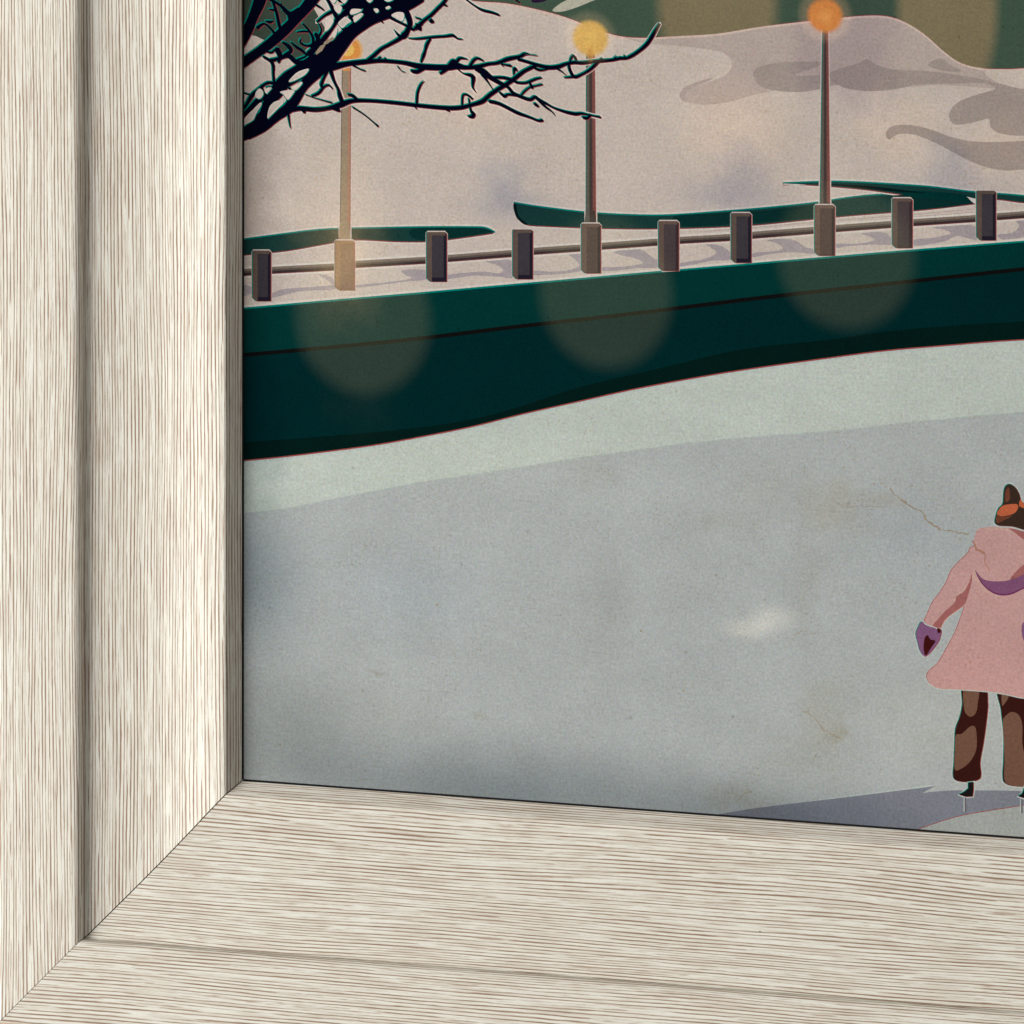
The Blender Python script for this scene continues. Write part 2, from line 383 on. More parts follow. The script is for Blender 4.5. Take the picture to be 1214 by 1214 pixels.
band('snow_hill', 'b_red', shift(hill_top, 0, -.9), bank_t)
band('snow_hill', 'snow_edge', hill_top, bank_t)
band('snow_hill', 'snow', shift(hill_top, 0, 3), bank_t)
lo = [(XR, 128), (1400, 118), (1250, 108), (1180, 105), (1120, 101), (1080, 103), (1040, 104), (1000, 101), (960, 104), (930, 106), (905, 110), (885, 115), (860, 122), (835, 124), (815, 121), (806, 115), (812, 107), (835, 99), (858, 90), (867, 80), (866, 70), (855, 62), (830, 57), (800, 54), (770, 52), (752, 49)]
sh = spl(hill_top[9:])
add('snow_hill', 'snow_shade', [(740, 44)]+[(x, y+2.5) for x, y in sh if x > 742]+spl(lo))
shape('snow_hill', 'snow_light', [(1168, 84), (1214, 83), (1300, 78), (1300, 112), (1214, 105), (1185, 99)])
shape('snow_hill', 'snow_dark', [(893, 90), (899, 80), (925, 74), (960, 73), (978, 74), (965, 81), (948, 86), (945, 90), (975, 88), (1000, 80), (1018, 75), (1028, 70), (1040, 77), (1058, 82), (1095, 84), (1130, 88), (1175, 97), (1130, 99), (1090, 100), (1060, 106), (1030, 108), (1004, 105), (990, 100), (975, 105), (950, 109), (925, 108), (903, 103)])
shape('snow_hill', 'snow_dark', [(1100, 77), (1108, 71), (1117, 70), (1130, 79), (1140, 84), (1126, 85), (1108, 81)])
add('snow_hill', 'snow_dark', spl([(1125, 135), (1130, 126), (1142, 118), (1162, 111), (1180, 105), (1168, 97), (1185, 99), (1214, 106), (1300, 120), (1420, 132), (XR, 140)])+spl([(XR, 178), (1400, 170), (1300, 162), (1214, 161), (1196, 160), (1182, 157), (1174, 150), (1172, 141), (1155, 145), (1134, 148), (1126, 143)]))
add('snow_hill', 'snow_dark', spl([(1050, 158), (1055, 151), (1068, 148), (1085, 149), (1105, 154), (1130, 163), (1160, 168), (1214, 167), (1300, 160), (1450, 150), (XR, 150)])+spl([(XR, 188), (1450, 190), (1300, 196), (1214, 201), (1190, 202), (1165, 197), (1140, 186), (1112, 171), (1085, 160), (1066, 159), (1055, 165), (1051, 163)]))
shape('snow_hill', 'snow_line', [(806, 112), (812, 103), (830, 96), (845, 92), (840, 96), (822, 104), (812, 112), (814, 121), (808, 118)])
shape('conifer', 'conifer', [(282, -90), (372, -60), (371, 8), (388, 38), (392, 52), (380, 62), (366, 72), (352, 73), (336, 64), (318, 50), (304, 43), (282, 38)], smooth=False)

# green hedges behind the fence
def hedge(top, bot, deep=None):
    band('hedge', 'halo', shift(top, 0, -3.0), shift(bot, 0, 2.6))
    band('hedge', 'teal', shift(top, 0, -1.0), bot)
    band('hedge', 'b_red', shift(top, 0, 3.0), shift(bot, 0, 1.2))
    band('hedge', 'hedge', shift(top, 0, .8), bot)
hedge([(270, 286), (330, 278), (370, 273), (400, 271), (450, 270), (500, 269), (560, 269), (576, 270), (587, 275)], [(270, 304), (300, 301), (340, 297), (380, 290), (410, 285), (430, 284), (470, 286), (510, 286), (545, 282), (587, 276)])
shape('hedge', 'hedge_dark', [(492, 271), (540, 270), (565, 270), (580, 273), (583, 275), (560, 279), (530, 283), (500, 285), (486, 279)])
hedge([(609, 240), (640, 245), (700, 252), (760, 255), (800, 254.5), (850, 251), (900, 247), (960, 241), (1000, 235), (1030, 231.5), (1060, 230), (1110, 228), (1158, 234)], [(610, 246), (614, 258), (624, 266), (650, 268), (700, 270), (750, 271), (800, 270.5), (850, 269), (900, 266), (950, 261), (1000, 256), (1050, 252), (1100, 248), (1158, 241)])
shape('hedge', 'hedge_dark', [(800, 256), (850, 253), (900, 250), (960, 244), (970, 243), (966, 257), (900, 264), (850, 267), (808, 268)])
shape('hedge', 'hedge_deep', [(609, 241), (612, 243), (615, 256), (625, 265), (622, 266), (613, 259), (609, 248)])
hedge([(928, 217), (980, 215), (1010, 215.5), (1040, 217), (1100, 221), (1150, 227), (1190, 230), (1214, 232), (1300, 240), (1360, 246)], [(928, 217.6), (960, 219), (1000, 222), (1030, 225), (1060, 229), (1085, 232), (1130, 236), (1180, 236), (1214, 240), (1300, 248), (1360, 248)])
band('hedge', 'hedge_dark', [(1060, 231.5), (1090, 230), (1120, 231), (1156, 234)], [(1060, 251), (1090, 248.5), (1120, 246), (1156, 241)])
shape('hedge', 'bank_top', [(1060, 228), (1085, 226), (1130, 229), (1156, 234), (1156, 240), (1130, 238), (1090, 234)])
shape('hedge', 'hedge_deep', [(980, 218.5), (1020, 219.5), (1060, 224), (1100, 229), (1060, 227), (1010, 222)])
add('snow_hill', 'halo', [(1146, 233), (1158, 236), (1158, 243), (1152, 239)])
for yy in (0, 4, 8):   # thin printed lines in the snow behind the rail
    add('snow_hill', 'snow_line', ribbon([(830, 275+yy*.8, .8), (900, 269+yy*.8, .8), (960, 264+yy*.8, .8), (1050, 257+yy*.8, .8), (1155, 248+yy*.8, .8)]))

# shaded drifts on the deck
def drift(pts): shape('snow_hill', 'deck_shade', pts)
for d in ([(270, 345), (287, 338), (298, 340), (300, 347), (287, 352), (270, 356)],
          [(322, 348), (335, 343), (355, 341), (385, 339), (397, 338), (397, 343), (360, 345), (340, 349), (322, 353)],
          [(378, 325), (392, 328), (400, 336), (396, 338), (386, 331)],
          [(476, 321), (490, 319), (506, 321), (506, 331), (480, 334), (450, 338), (424, 341), (422, 338), (455, 335), (488, 330), (480, 326)],
          [(530, 326), (555, 323), (575, 322), (592, 324), (596, 319), (586, 313), (575, 310), (590, 308), (606, 309), (608, 322), (606, 330), (590, 328), (560, 327), (530, 331)],
          [(673, 300), (688, 301), (692, 318), (680, 323), (650, 326), (633, 326), (633, 321), (655, 322), (675, 320), (687, 315), (682, 308)],
          [(728, 299), (745, 295), (760, 296), (772, 304), (781, 310), (781, 317), (755, 318), (730, 321), (714, 321), (714, 317), (740, 316), (762, 312), (752, 306), (738, 303)],
          [(832, 288), (848, 290), (858, 293), (866, 300), (867, 308), (845, 309), (825, 313), (806, 316), (806, 312), (835, 307), (849, 300), (842, 293)],
          [(908, 284), (930, 283), (945, 286), (955, 293), (966, 296), (966, 301), (940, 299), (915, 301), (893, 305), (893, 300), (915, 298), (928, 295), (922, 289)],
          [(1020, 277), (1040, 275), (1052, 277), (1058, 285), (1058, 290), (1030, 290), (1005, 292), (992, 294), (992, 289), (1015, 289), (1036, 285), (1030, 280)],
          [(1106, 270), (1125, 266), (1145, 266), (1158, 270), (1158, 284), (1143, 281), (1133, 280), (1120, 286), (1100, 290), (1084, 291), (1084, 284), (1105, 282), (1127, 277), (1118, 272)],
          [(1183, 278), (1200, 276), (1208, 268), (1205, 261), (1225, 260), (1245, 264), (1245, 276), (1214, 281), (1190, 284)]): drift(d)

# the dark green bank
bank_b = [(270, 547), (330, 541.5), (400, 533), (450, 526), (500, 517), (560, 505), (620, 490), (687, 475), (750, 461), (814, 449), (880, 438), (980, 424), (1050, 415), (1120, 409), (1214, 402), (1400, 394), (XR, 392)]
ice_b = [(270, 1010), (700, 1010), (1214, 1080), (XR, 1120)]
line = [(270, 422.5), (400, 411.5), (487, 403.5), (580, 390.5), (687, 380), (780, 364), (880, 355), (980, 344.5), (1100, 331), (1214, 318.5), (1400, 300), (XR, 275)]
line = [(270, 422.5), (400, 411), (500, 401), (607, 388), (757, 371), (907, 352.5), (1057, 336), (1214, 319), (1400, 300), (XR, 275)]
low = [(270, 526), (400, 516), (487, 508), (560, 497), (620, 481), (687, 459), (780, 437), (880, 414), (980, 403), (1050, 393), (1130, 386), (1214, 381), (1400, 374), (XR, 370)]
band('ice', 'ice_pale', shift(bank_b, 0, -4), ice_b)
band('bank', 'halo', shift(bank_t, 0, -3.4), bank_t)
band('bank', 'ice_halo', bank_b, shift(bank_b, 0, 4.2))
band('bank', 'teal', shift(bank_t, 0, -.8), bank_b)
band('bank', 'red', shift(bank_t, 0, 30), shift(bank_b, 0, 1.6))
band('bank', 'bank_top', shift(bank_t, 0, 1.4), bank_b)
band('bank', 'bank_line', shift(line, 0, -2.4), shift(line, 0, 3.4))
band('bank', 'bank', shift(line, 0, 2.4), bank_b)
band('bank', 'bank_low', low, bank_b)
# ice: darker near part and the shadow at the skater's feet
ice_e = [(270, 610), (340, 602), (400, 590), (450, 580.5), (500, 571), (560, 562), (620, 553), (687, 542), (750, 534), (814, 525), (900, 517), (1000, 509), (1100, 498), (1214, 488), (1400, 472), (XR, 450)]
band('ice', 'ice_line', ice_e, shift(ice_e, 0, 2)); band('ice', 'ice', shift(ice_e, 0, 1.5), ice_b)
add('ice', 'ice_halo', [(820, 969), (1000, 944), (1108, 930), (1100, 935), (1000, 950), (820, 975)])
add('ice', 'ice_shadow', spl([(780, 978), (830, 969), (900, 957.5), (1000, 945.5), (1060, 938), (1108, 932)])+spl([(1094, 940), (1120, 937.5), (1150, 937), (1214, 938), (1330, 945), (1500, 960)])+spl([(1500, 975), (1330, 958), (1250, 954), (1214, 954.5), (1195, 957.5), (1160, 963), (1135, 968), (1110, 975.5), (1082, 986), (1060, 1000)])+[(900, 1020), (780, 1010)])
add('ice', 'ice_low', spl([(1060, 1000), (1082, 986), (1110, 975.5), (1135, 968), (1160, 963), (1195, 957.5), (1214, 954.5), (1260, 954), (1330, 958), (1500, 975)])+[(1500, 1050), (1060, 1040)])
add('ice', 'red', ribbon([(1060, 1000, .8), (1082, 986, .9), (1110, 975.5, .9), (1135, 968, .9), (1160, 963, .9), (1195, 957.5, .9), (1214, 954.5, .9)]))

# fence rail
rt = [(270, 320.5), (322, 316.5), (397, 312.5), (420, 309.5), (506, 304.5), (530, 302.5), (608, 296.5), (632, 294), (689, 290), (712, 288), (781, 283), (805, 281), (867, 277.5), (891, 275), (966, 269), (990, 267), (1058, 262), (1082, 260), (1158, 255), (1181, 253), (1214, 250.5), (1400, 238), (XR, 218)]
band('fence_rail', 'halo', shift(rt, 0, -2.6), shift(rt, 0, 10.6), False)
band('fence_rail', 'b_red', rt, shift(rt, 0, 8.4), False)
band('fence_rail', 'rail_lit', shift(rt, 0, -.2), shift(rt, 0, 5), False)
band('fence_rail', 'rail_mid', shift(rt, 0, 2.6), shift(rt, 0, 6.8), False)
band('fence_rail', 'rail_dark', shift(rt, 0, 4.8), shift(rt, 0, 7.6), False)
# posts
def post(key, x0, y0, x1, y1, kind=0):
    fr, sd, ed, tp = [('post_front', 'post_side', 'post_edge', 'post_top'), ('base_front', 'base_side', 'base_edge', 'post_top'), ('base_warm', 'base_warm_side', 'base_warm', 'base_warm_side'), ('mid_front', 'mid_side', 'base_edge', 'mid_side')][kind]
    o = [(x0, y0+1), (x0+1, y0), (x1-2, y0), (x1, y0+2), (x1, y1), (x0+4.5, y1), (x0, y1-4)]
    add(key, 'halo_soft', outset(o, 1.4)); add(key, 'teal' if kind != 2 else 'pole_left', shift(o, -1, 0)); add(key, 'red', shift(o, 1, .6))
    add(key, ed, o)
    add(key, sd, [(x0, y0+1), (x0+1, y0), (x1-2, y0), (x1-1, y0+2), (x1-2, y0+4.5), (x0+6.5, y0+4.5), (x0+6.5, y1-.5), (x0+4.5, y1-.5), (x0, y1-4)])
    add(key, fr, [(x0+6, y0+4), (x1-3.5, y0+4), (x1-3.5, y1-1), (x0+6, y1-1)])
    if kind == 0: add(key, ed, [(x0+6, y1-5), (x1-2, y1-5), (x1-2, y1-1), (x0+6, y1-1)])
posts = [(299.5, 297, 321, 357), (506, 275, 529.5, 334), (608, 272, 631.5, 331), (781, 262, 804.5, 321), (867, 252.5, 890.5, 311.5), (1058, 235, 1081.5, 294), (1158, 226, 1180.5, 285), (1340, 210, 1363, 270), (1430, 203, 1453, 262)]
for i, p in enumerate(posts): post('fence_post%d' % i, *p, kind=3 if i in (3, 5) else 0)
# lamp posts
def pole(key, xt, yt, wt, xb, yb, wb, cols, collar):
    def q(a0, a1): return [(xt+wt*(a0-.5), yt), (xt+wt*(a1-.5), yt), (xb+wb*(a1-.5), yb), (xb+wb*(a0-.5), yb)]
    add(key, 'halo_soft', [(xt-wt/2-2.2, yt), (xt+wt/2+2.2, yt), (xb+wb/2+2.2, yb), (xb-wb/2-2.2, yb)])
    add(key, 'teal' if cols[0] != 'pole_warm' else 'pole_left', shift(q(0, .3), -.9, 0)); add(key, 'red', shift(q(.7, 1), .9, 0))
    add(key, cols[0], q(0, .34)); add(key, cols[1], q(.34, .7)); add(key, cols[2], q(.7, 1))
    add(key, cols[0], [(xb-wb/2-.5, collar), (xb+wb/2-.5, collar), (xb+wb/2+1.5, yb+3), (xb-wb/2-2.5, yb+3)])
    add(key, cols[1], [(xb-1.5, collar), (xb+wb/2-.5, collar), (xb+wb/2+1.5, yb+3), (xb-1.5, yb+3)])
def disc(x, y, rx, ry, n=28): return [(x+rx*math.cos(2*math.pi*i/n), y+ry*math.sin(2*math.pi*i/n)) for i in range(n)]
pole('lamp_post0', 411, 56, 9, 409, 284, 11, ('pole_warm', 'pole_warm', 'pole_warm_right'), 263)
post('lamp_post0', 397.5, 285, 420, 344, 2)
pole('lamp_post1', 700, 60, 9, 700.5, 264, 11, ('pole_left', 'pole_mid', 'pole_right'), 250)
post('lamp_post1', 689.5, 265, 712, 324, 1)
pole('lamp_post2', 978.3, 34, 5.5, 978, 243, 11, ('pole_left', 'pole_mid', 'pole_right'), 240)
post('lamp_post2', 966, 243, 989.5, 303, 1)
add('lamp_glow0', 'h1', disc(412, 60, 19, 18.62))
add('lamp_glow0', 'h2', disc(412, 60, 17.5, 17.15))
add('lamp_glow0', 'glow_hot', disc(412, 60, 15, 14.7))
add('lamp_glow0', 'glow_core', disc(412, 59, 8, 7.84))
add('lamp_glow0', 'pole_hot', [(406, 70), (415, 70), (415, 84), (406, 84)])
add('lamp_glow1', 'glow_yellow', disc(700, 45.5, 17, 17))
add('lamp_glow2', 'glow_orange', disc(978.3, 19, 17, 17))

# bare branches
BR = [
 # (points, halo?)
 ([(280, 58, 14), (293, 36, 13), (300, 20, 12), (308, 0, 15), (316, -30, 16)], 0),
 ([(280, 80, 12), (300, 66, 11), (318, 53, 12), (335, 38, 13), (350, 23, 12), (365, 6, 14), (380, -14, 16), (410, -50, 20)], 0),
 ([(280, 164, 12), (292, 157, 16), (304, 149, 21), (314, 136, 15), (318, 122, 13), (329, 107, 17), (340, 93, 15), (352, 84, 13), (368, 76, 18), (382, 72, 24)], 1),
 ([(292, 159, 14), (310, 149, 16), (327, 138, 12), (342, 128, 13), (350, 116, 14), (358, 104, 12), (366, 94, 14), (376, 82, 20), (388, 69, 24), (402, 53, 20), (415, 39, 16), (428, 29, 16), (442, 20, 17), (462, 12, 18), (484, 6, 12), (500, -2, 9)], 1),
 ([(280, 146, 4), (297, 128, 6), (310, 116, 8), (324, 110, 9)], 1),
 ([(280, 141, 3), (292, 124, 4), (298, 114, 5), (306, 106, 3.5), (318, 98, 3.5), (330, 101, 4)], 1),
 ([(280, 107, 1.5), (298, 113, 2)], 0),
 ([(310, 101, 2.5), (313, 110, 3), (322, 114, 4)], 0), ([(316, 104, 2), (321, 103, 2), (324, 108, 3)], 0),
 ([(312, 67, 3), (323, 75, 4), (324, 88, 3), (325, 98, 3.5)], 1), ([(320, 72, 5), (332, 69, 4), (342, 66, 6), (352, 74, 6), (366, 74, 9)], 0),
 ([(316, 61, 2.5), (322, 62, 3), (326, 58, 2)], 0), ([(328, 58, 7), (332, 66, 6), (330, 74, 3)], 0),
 ([(336, 100, 12), (346, 98, 5), (356, 92, 5), (368, 84, 6)], 0), ([(334, 106, 4), (342, 118, 4), (349, 124, 5)], 0), ([(342, 104, 3), (350, 108, 4), (358, 104, 4)], 0),
 ([(322, -3, 3.5), (328, 16, 4), (331, 30, 4.5), (336, 42, 4)], 0), ([(318, -2, 4), (332, 6, 4), (341, 15, 6), (346, 16, 6), (354, 9, 2)], 0),
 ([(342, 15, 6), (343, 24, 4), (336, 34, 3)], 0), ([(305, 33, 5), (313, 28, 3), (321, 34, 3), (327, 42, 4)], 0), ([(315, 25, 2), (320, 26, 4), (324, 25, 2)], 0),
 ([(319, 11, 2), (325, 12, 3.5)], 0), ([(333, 4, 2), (336, 12, 3), (341, 16, 3)], 0),
 ([(359, 28, 2.5), (366, 36, 3), (371, 45, 4), (370, 53, 4), (362, 54, 3), (356, 50, 3), (357, 46, 2)], 0), ([(352, 38, 2), (360, 37, 3), (367, 38, 2)], 0),
 ([(335, 50, 3), (341, 54, 5), (345, 60, 5), (340, 64, 5), (334, 68, 4)], 0), ([(345, 50, 2), (352, 56, 4), (358, 60, 4), (363, 66, 3), (352, 71, 3)], 0),
 ([(370, 52, 5), (370, 62, 5), (366, 72, 6)], 0), ([(374, 40, 5), (377, 47, 6), (372, 56, 5)], 0), ([(377, 44, 4), (381, 36, 2.5), (378, 28, 2)], 0),
 ([(366, 64, 8), (376, 55, 7), (386, 43, 6), (394, 32, 5), (402, 21, 6), (416, 11, 9), (432, 4, 10), (452, -4, 12)], 1),
 ([(378, 62, 4), (386, 55, 4), (397, 48, 5), (404, 40, 4)], 0),
 ([(386, -4, 4), (391, 4, 4), (396, 14, 5), (402, 25, 6), (409, 35, 6), (416, 42, 3)], 1),
 ([(376, 26, 3), (384, 19, 3), (393, 14, 4), (404, 10, 5), (418, 4, 7)], 1), ([(372, 4, 3), (380, 9, 2.5), (384, 12, 2)], 0),
 ([(402, -2, 8), (424, 4, 10), (450, 3, 12), (476, -1, 10), (498, -8, 8)], 0), ([(412, 12, 6), (418, 22, 6), (424, 30, 5)], 0), ([(418, 16, 2), (424, 17, 3), (430, 13, 5)], 0),
 ([(436, 4, 12), (436, 16, 12), (430, 24, 8)], 0), ([(452, 2, 8), (456, 12, 6), (454, 18, 6)], 0), ([(408, 27, 1.5), (412, 24, 2), (416, 20, 3)], 0),
 ([(444, 18, 3), (450, 23, 3), (454, 27, 1.5)], 0), ([(455, 16, 5), (467, 23, 3.5), (479, 29, 3), (488, 34, 4), (491, 36, 2)], 1),
 ([(472, 6, 8), (480, 12, 7), (484, 20, 7), (486, 28, 6), (484, 35, 5), (479, 42, 8), (474, 43, 4), (468, 36, 1.5)], 1),
 ([(485, 30, 4), (482, 38, 6), (475, 45, 5), (463, 52, 4), (452, 58, 4), (443, 66, 4.5), (436, 72, 5)], 1),
 ([(492, 34, 5), (498, 29, 5), (503, 24, 4), (511, 18, 4), (519, 10, 4), (526, 3, 4), (532, -6, 4)], 1), ([(494, 29, 4), (497, 33, 6), (499, 36, 2)], 0), ([(510, 24, 5), (513, 26, 4), (511, 22, 2)], 0), ([(493, 21, 2), (500, 23, 2)], 0), ([(524, 4, 4), (530, 7, 2)], 0),
 ([(484, 45.5, 1), (495, 46, 2.5), (513, 44, 3), (528, 43, 3), (537, 42, 3.5), (543, 46, 2), (549, 46.5, 1)], 1),
 ([(510, 46, 3), (506, 53, 4), (504, 60, 3), (502, 66, 4), (499, 74, 2)], 1),
 ([(376, 82, 12), (395, 79, 9), (412, 75.5, 6), (430, 73.5, 6), (448, 72, 5), (466, 73, 4.5), (482, 75, 5), (500, 79, 7), (530, 80, 7), (541, 78, 8), (552, 80, 5), (566, 79, 5), (578, 76, 4), (590, 74.5, 4), (602, 70, 5), (616, 67, 4), (622, 64, 4), (628, 64.5, 1.5)], 1),
 ([(622, 64, 1), (637, 66, 1.2)], 0), ([(446, 73, 3), (450, 69, 3), (452, 67, 1)], 0), ([(454, 72, 3), (458, 69, 2)], 0),
 ([(488, 84, 4), (494, 85, 5), (500, 82, 5), (506, 79, 4)], 1), ([(418, 77, 3), (427, 82, 1.6), (433, 84, 2)], 0), ([(472, 79, 2), (476, 84, 1.2), (481, 86, .8)], 0),
 ([(552, -1, 2), (563, 7, 2.2), (572, 12, 3), (584, 15, 3), (592, 18, 2.5)], 1), ([(608, -3, 3), (616, 3, 2)], 0),
 ([(342, 130, 8), (356, 128.5, 5.5), (374, 130, 5.5), (390, 128, 5), (404, 124, 7), (418, 119.5, 5), (440, 119.5, 4), (470, 122, 4.3), (500, 125.5, 4.5), (530, 128, 5), (546, 127.5, 5), (560, 124, 4.5), (572, 120, 5.5), (580, 113, 5), (590, 106, 5), (600, 100, 5), (610, 93, 5), (622, 84, 4.5), (637, 77, 4)], 1),
 ([(413, 112, 3), (419, 114, 4), (425, 120, 4)], 0), ([(358, 128, 6), (361, 133, 4)], 0), ([(394, 128, 4), (402, 131, 4)], 0), ([(400, 128, 4), (403, 132, 2)], 0),
 ([(418, 127, 2), (432, 136, 1.8), (444, 146, 2), (448, 149.5, 3)], 0), ([(494, 124, 3), (495, 110, 3), (499, 100, 2.4), (503, 96, 1)], 1), ([(489, 124, 2), (494, 129, 1.5)], 0), ([(528, 128, 5), (533, 132, 1.5)], 0),
 ([(548, 127, 2.5), (548.5, 114, 2.5), (553, 112, 2.5), (560, 117, 3)], 1), ([(556, 117, 2), (558, 130, 2.5), (561, 135, 5), (560, 138, 5), (555, 138, 2)], 1), ([(342, 136, 3), (343, 144, 2), (344.5, 152, 1)], 0),
 ([(392, 84, 5), (396, 96, 3.5), (401, 106, 3.5), (403, 114, 5), (407, 124, 5)], 1),
 ([(388, 84, 4), (384, 92, 3.5), (381, 100, 4), (382, 104, 3)], 1), ([(370, 114, 3), (378, 110, 3.5), (384, 103, 3), (390, 101, 2.5), (394, 105, 2)], 1), ([(362, 112, 1.2), (374, 116.5, 1.2), (394, 122, 2)], 0),
 ([(522, 87, 3.5), (530, 81, 5), (537, 73, 6), (540, 74, 4)], 0), ([(540, 76, 4), (545, 69, 3.5), (555, 70.5, 1)], 1), ([(557, 79, 4), (561, 72, 3.5), (566, 69, 3), (573, 72, 2)], 0),
 ([(541, 80, 2.5), (549, 87, 1.5), (557, 89, 4), (561, 92, 5), (560.5, 103, 2.5), (564, 109, 1.2)], 1),
 ([(564, 80, 7), (574, 86, 8), (582, 92, 6), (592, 98, 5), (602, 103, 4), (608, 110, 4), (616, 114, 4), (628, 118, 4), (634, 115, 4), (640, 119, 4), (648, 123, 3), (657, 128, 2.5), (670, 132.5, 3.5), (682, 135, 4), (690, 134.5, 3), (702, 137, 2), (712, 139, 2.5)], 1),
 ([(572, 88, 5), (579, 98, 2), (585, 107, 1.2)], 0), ([(583, 92, 3), (596, 92, 3.5), (608, 95, 4), (614, 98, 3), (624, 98, 3), (634, 94, 3), (642, 92, 2)], 1),
 ([(609, 90, 1), (610, 81, 4), (613, 84, 2)], 1), ([(592, 109, 2.5), (598, 114, 4), (602, 112, 3), (612, 113, 3), (618, 114, 3)], 1),
 ([(580, 120, 4), (592, 123, 4), (604, 129, 4), (614, 134, 4), (628, 139, 3), (638, 143, 3), (643, 142.5, 4)], 1), ([(617, 114, 2), (622, 108, 2.5), (629, 103, 2), (634, 102, 2), (643, 100, 2)], 0), ([(628, 98, 2.5), (631, 104, 4)], 0),
 ([(606, 78, 3), (596, 76, 2), (592, 72, 2)], 0), ([(594, 76, 2), (597, 79, 1)], 0),
 ([(636, 116, 4), (646, 126, 3), (654, 132, 2), (658, 137, 1)], 0), ([(634, 123, 4), (638, 126, 3)], 0), ([(691, 139, 3), (696, 140, 4), (700, 136, 3)], 0),
 ([(614, 70, 4), (624, 73, 3.5), (637, 77, 4), (650, 80, 5), (662, 79, 5), (670, 76, 4), (680, 74, 4), (690, 74.5, 4), (702, 73, 4), (714, 72, 4), (726, 71, 3.5), (735, 69, 4), (742, 69, 3.5), (749, 66, 4), (758, 60, 4), (767, 52, 4.5), (773, 43, 4.5), (778, 34, 3.5), (782, 28, 2)], 1),
 ([(675, 76, 2), (677, 69, 2.5), (680, 66, 3), (683, 71, 3)], 1), ([(674, 76, 3), (676, 84, 3.5), (681, 91, 4), (690, 88, 3), (700, 82, 3.5), (707, 75, 4), (714, 69, 2)], 1), ([(658, 80, 3), (665, 84, 2), (671, 89, 1)], 0), ([(669, 92, 1.5), (680, 91, 3)], 0),
 ([(633, 80, 3), (640, 83, 3), (650, 82, 1.2)], 0), ([(728, 70, 3), (731, 66, 1)], 0), ([(740, 69, 3), (741, 65, 1)], 0),
]
for p, h in BR:
    if h: add('tree_branch', 'b_halo', [q for q in ribbon([(a, b_, c) for a, b_, c in p], 1.9) if True])
HG = [(282, 38), (304, 43), (336, 64), (366, 72), (388, 38), (370, 0), (282, -10)]
for p, h in BR: add('tree_branch', 'b_red', ribbon(p, 0, .9, .9))
for p, h in BR: add('tree_branch', 'b_teal', ribbon(p, 0, -1.0, -1.0))
for p, h in BR: add('tree_branch', 'branch' if max(q[2] for q in p) > 1.3 else 'b_grey', ribbon(p, -.15, .15, .15))

# gaps between the branches where the snow shows
for v in ([(396, 8), (400, 6), (405, 8), (404, 14), (401, 16), (397, 12)], [(391, -2), (399, -2), (397, 3), (394, 3)], [(403, -2), (412, -2), (408, 4)],
          [(415, 14), (418, 10.5), (428, 11), (428, 13), (422, 16), (416, 17)], [(419, 20), (428, 15.5), (430, 18), (421, 26), (419, 23)],
          [(401, 27), (406, 22), (410, 20), (416, 25), (412, 28), (406, 33), (403, 31)], [(387, 20), (394, 21), (395, 26), (390, 34), (385, 37), (386, 28)],
          [(443, 11), (447, 10), (449, 13), (446, 15)], [(457, 9), (461, 7), (463, 9), (459, 11)], [(434, -1), (442, -1), (438, 3)], [(455, -1), (466, -1), (460, 2)],
          [(464, 18), (470, 14.5), (478, 15), (479, 21), (476, 25), (468, 21)], [(394, 40), (399, 33), (400, 36), (397, 44), (392, 48)],
          [(319, 128), (325, 121), (333, 119), (336, 122), (330, 128), (322, 136), (317, 140)], [(332, 109), (340, 107), (349, 107), (346, 113), (341, 118), (336, 112)],
          [(345, 104), (350, 101), (357, 97), (358, 99), (353, 105), (349, 107)], [(343, 95), (352, 86), (362, 82), (366, 82), (362, 88), (352, 94), (344, 97)],
          [(303, 110), (307, 105), (311, 107), (312, 112), (308, 117), (303, 115)], [(314, 108), (317, 104), (322, 104), (319, 108), (316, 111)],
          [(288, 146), (292, 138), (300, 130), (308, 122), (310, 124), (304, 134), (300, 142), (292, 147), (286, 151)]):
    p = spl(v, True)
    add('tree_branch', 'b_teal', shift(outset(p, .2), .7, .8)); add('snow_hill', 'b_halo', p)
    if len(v) > 6: add('snow_hill', 'snow', outset(p, -1.4))
for v in ([(384, 50), (395, 43), (396, 46), (388, 52), (384, 53)], [(374, 62), (380, 54), (386, 53), (382, 60), (375, 65)]):
    add('lamp_glow0', 'pole_warm', v)

# the skater
def pc(part, mat, pts, **k): return shape(part, mat, pts, **k)
K = dict(fringe=True, halo='ice_halo', hw=1.5, fr=.9)
pc('leg0', 'boot_dark', [(1142, 812), (1141, 835), (1138, 850), (1133, 864), (1132, 880), (1131, 905), (1130, 918), (1133, 925), (1148, 927), (1160, 924), (1163, 918), (1162, 903), (1166, 880), (1170, 850), (1171, 832), (1167, 812)], **K)
pc('leg0', 'boot_light', [(1143, 815), (1143, 840), (1147, 848), (1152, 849.5), (1157, 845), (1159, 835), (1160, 815)])
pc('leg0', 'boot_light', [(1133, 872), (1140, 870), (1150, 861.5), (1156, 862), (1158, 875), (1157, 890), (1150, 903), (1140, 911), (1132, 912), (1132, 890)])
pc('leg1', 'boot_dark', [(1186, 815), (1187, 842), (1190, 870), (1190, 900), (1189, 920), (1192, 929), (1206, 932), (1224, 931), (1230, 920), (1229, 900), (1234, 870), (1238, 845), (1238, 815)], **K)
pc('leg1', 'boot_light', [(1189, 855), (1193, 848), (1200, 844), (1208, 848), (1212, 860), (1212, 880), (1215, 900), (1216, 930), (1200, 931), (1191, 925), (1191, 900), (1190, 880)])
pc('leg1', 'boot_light', [(1188, 820), (1196, 822), (1195, 828), (1191, 834), (1188, 836)])
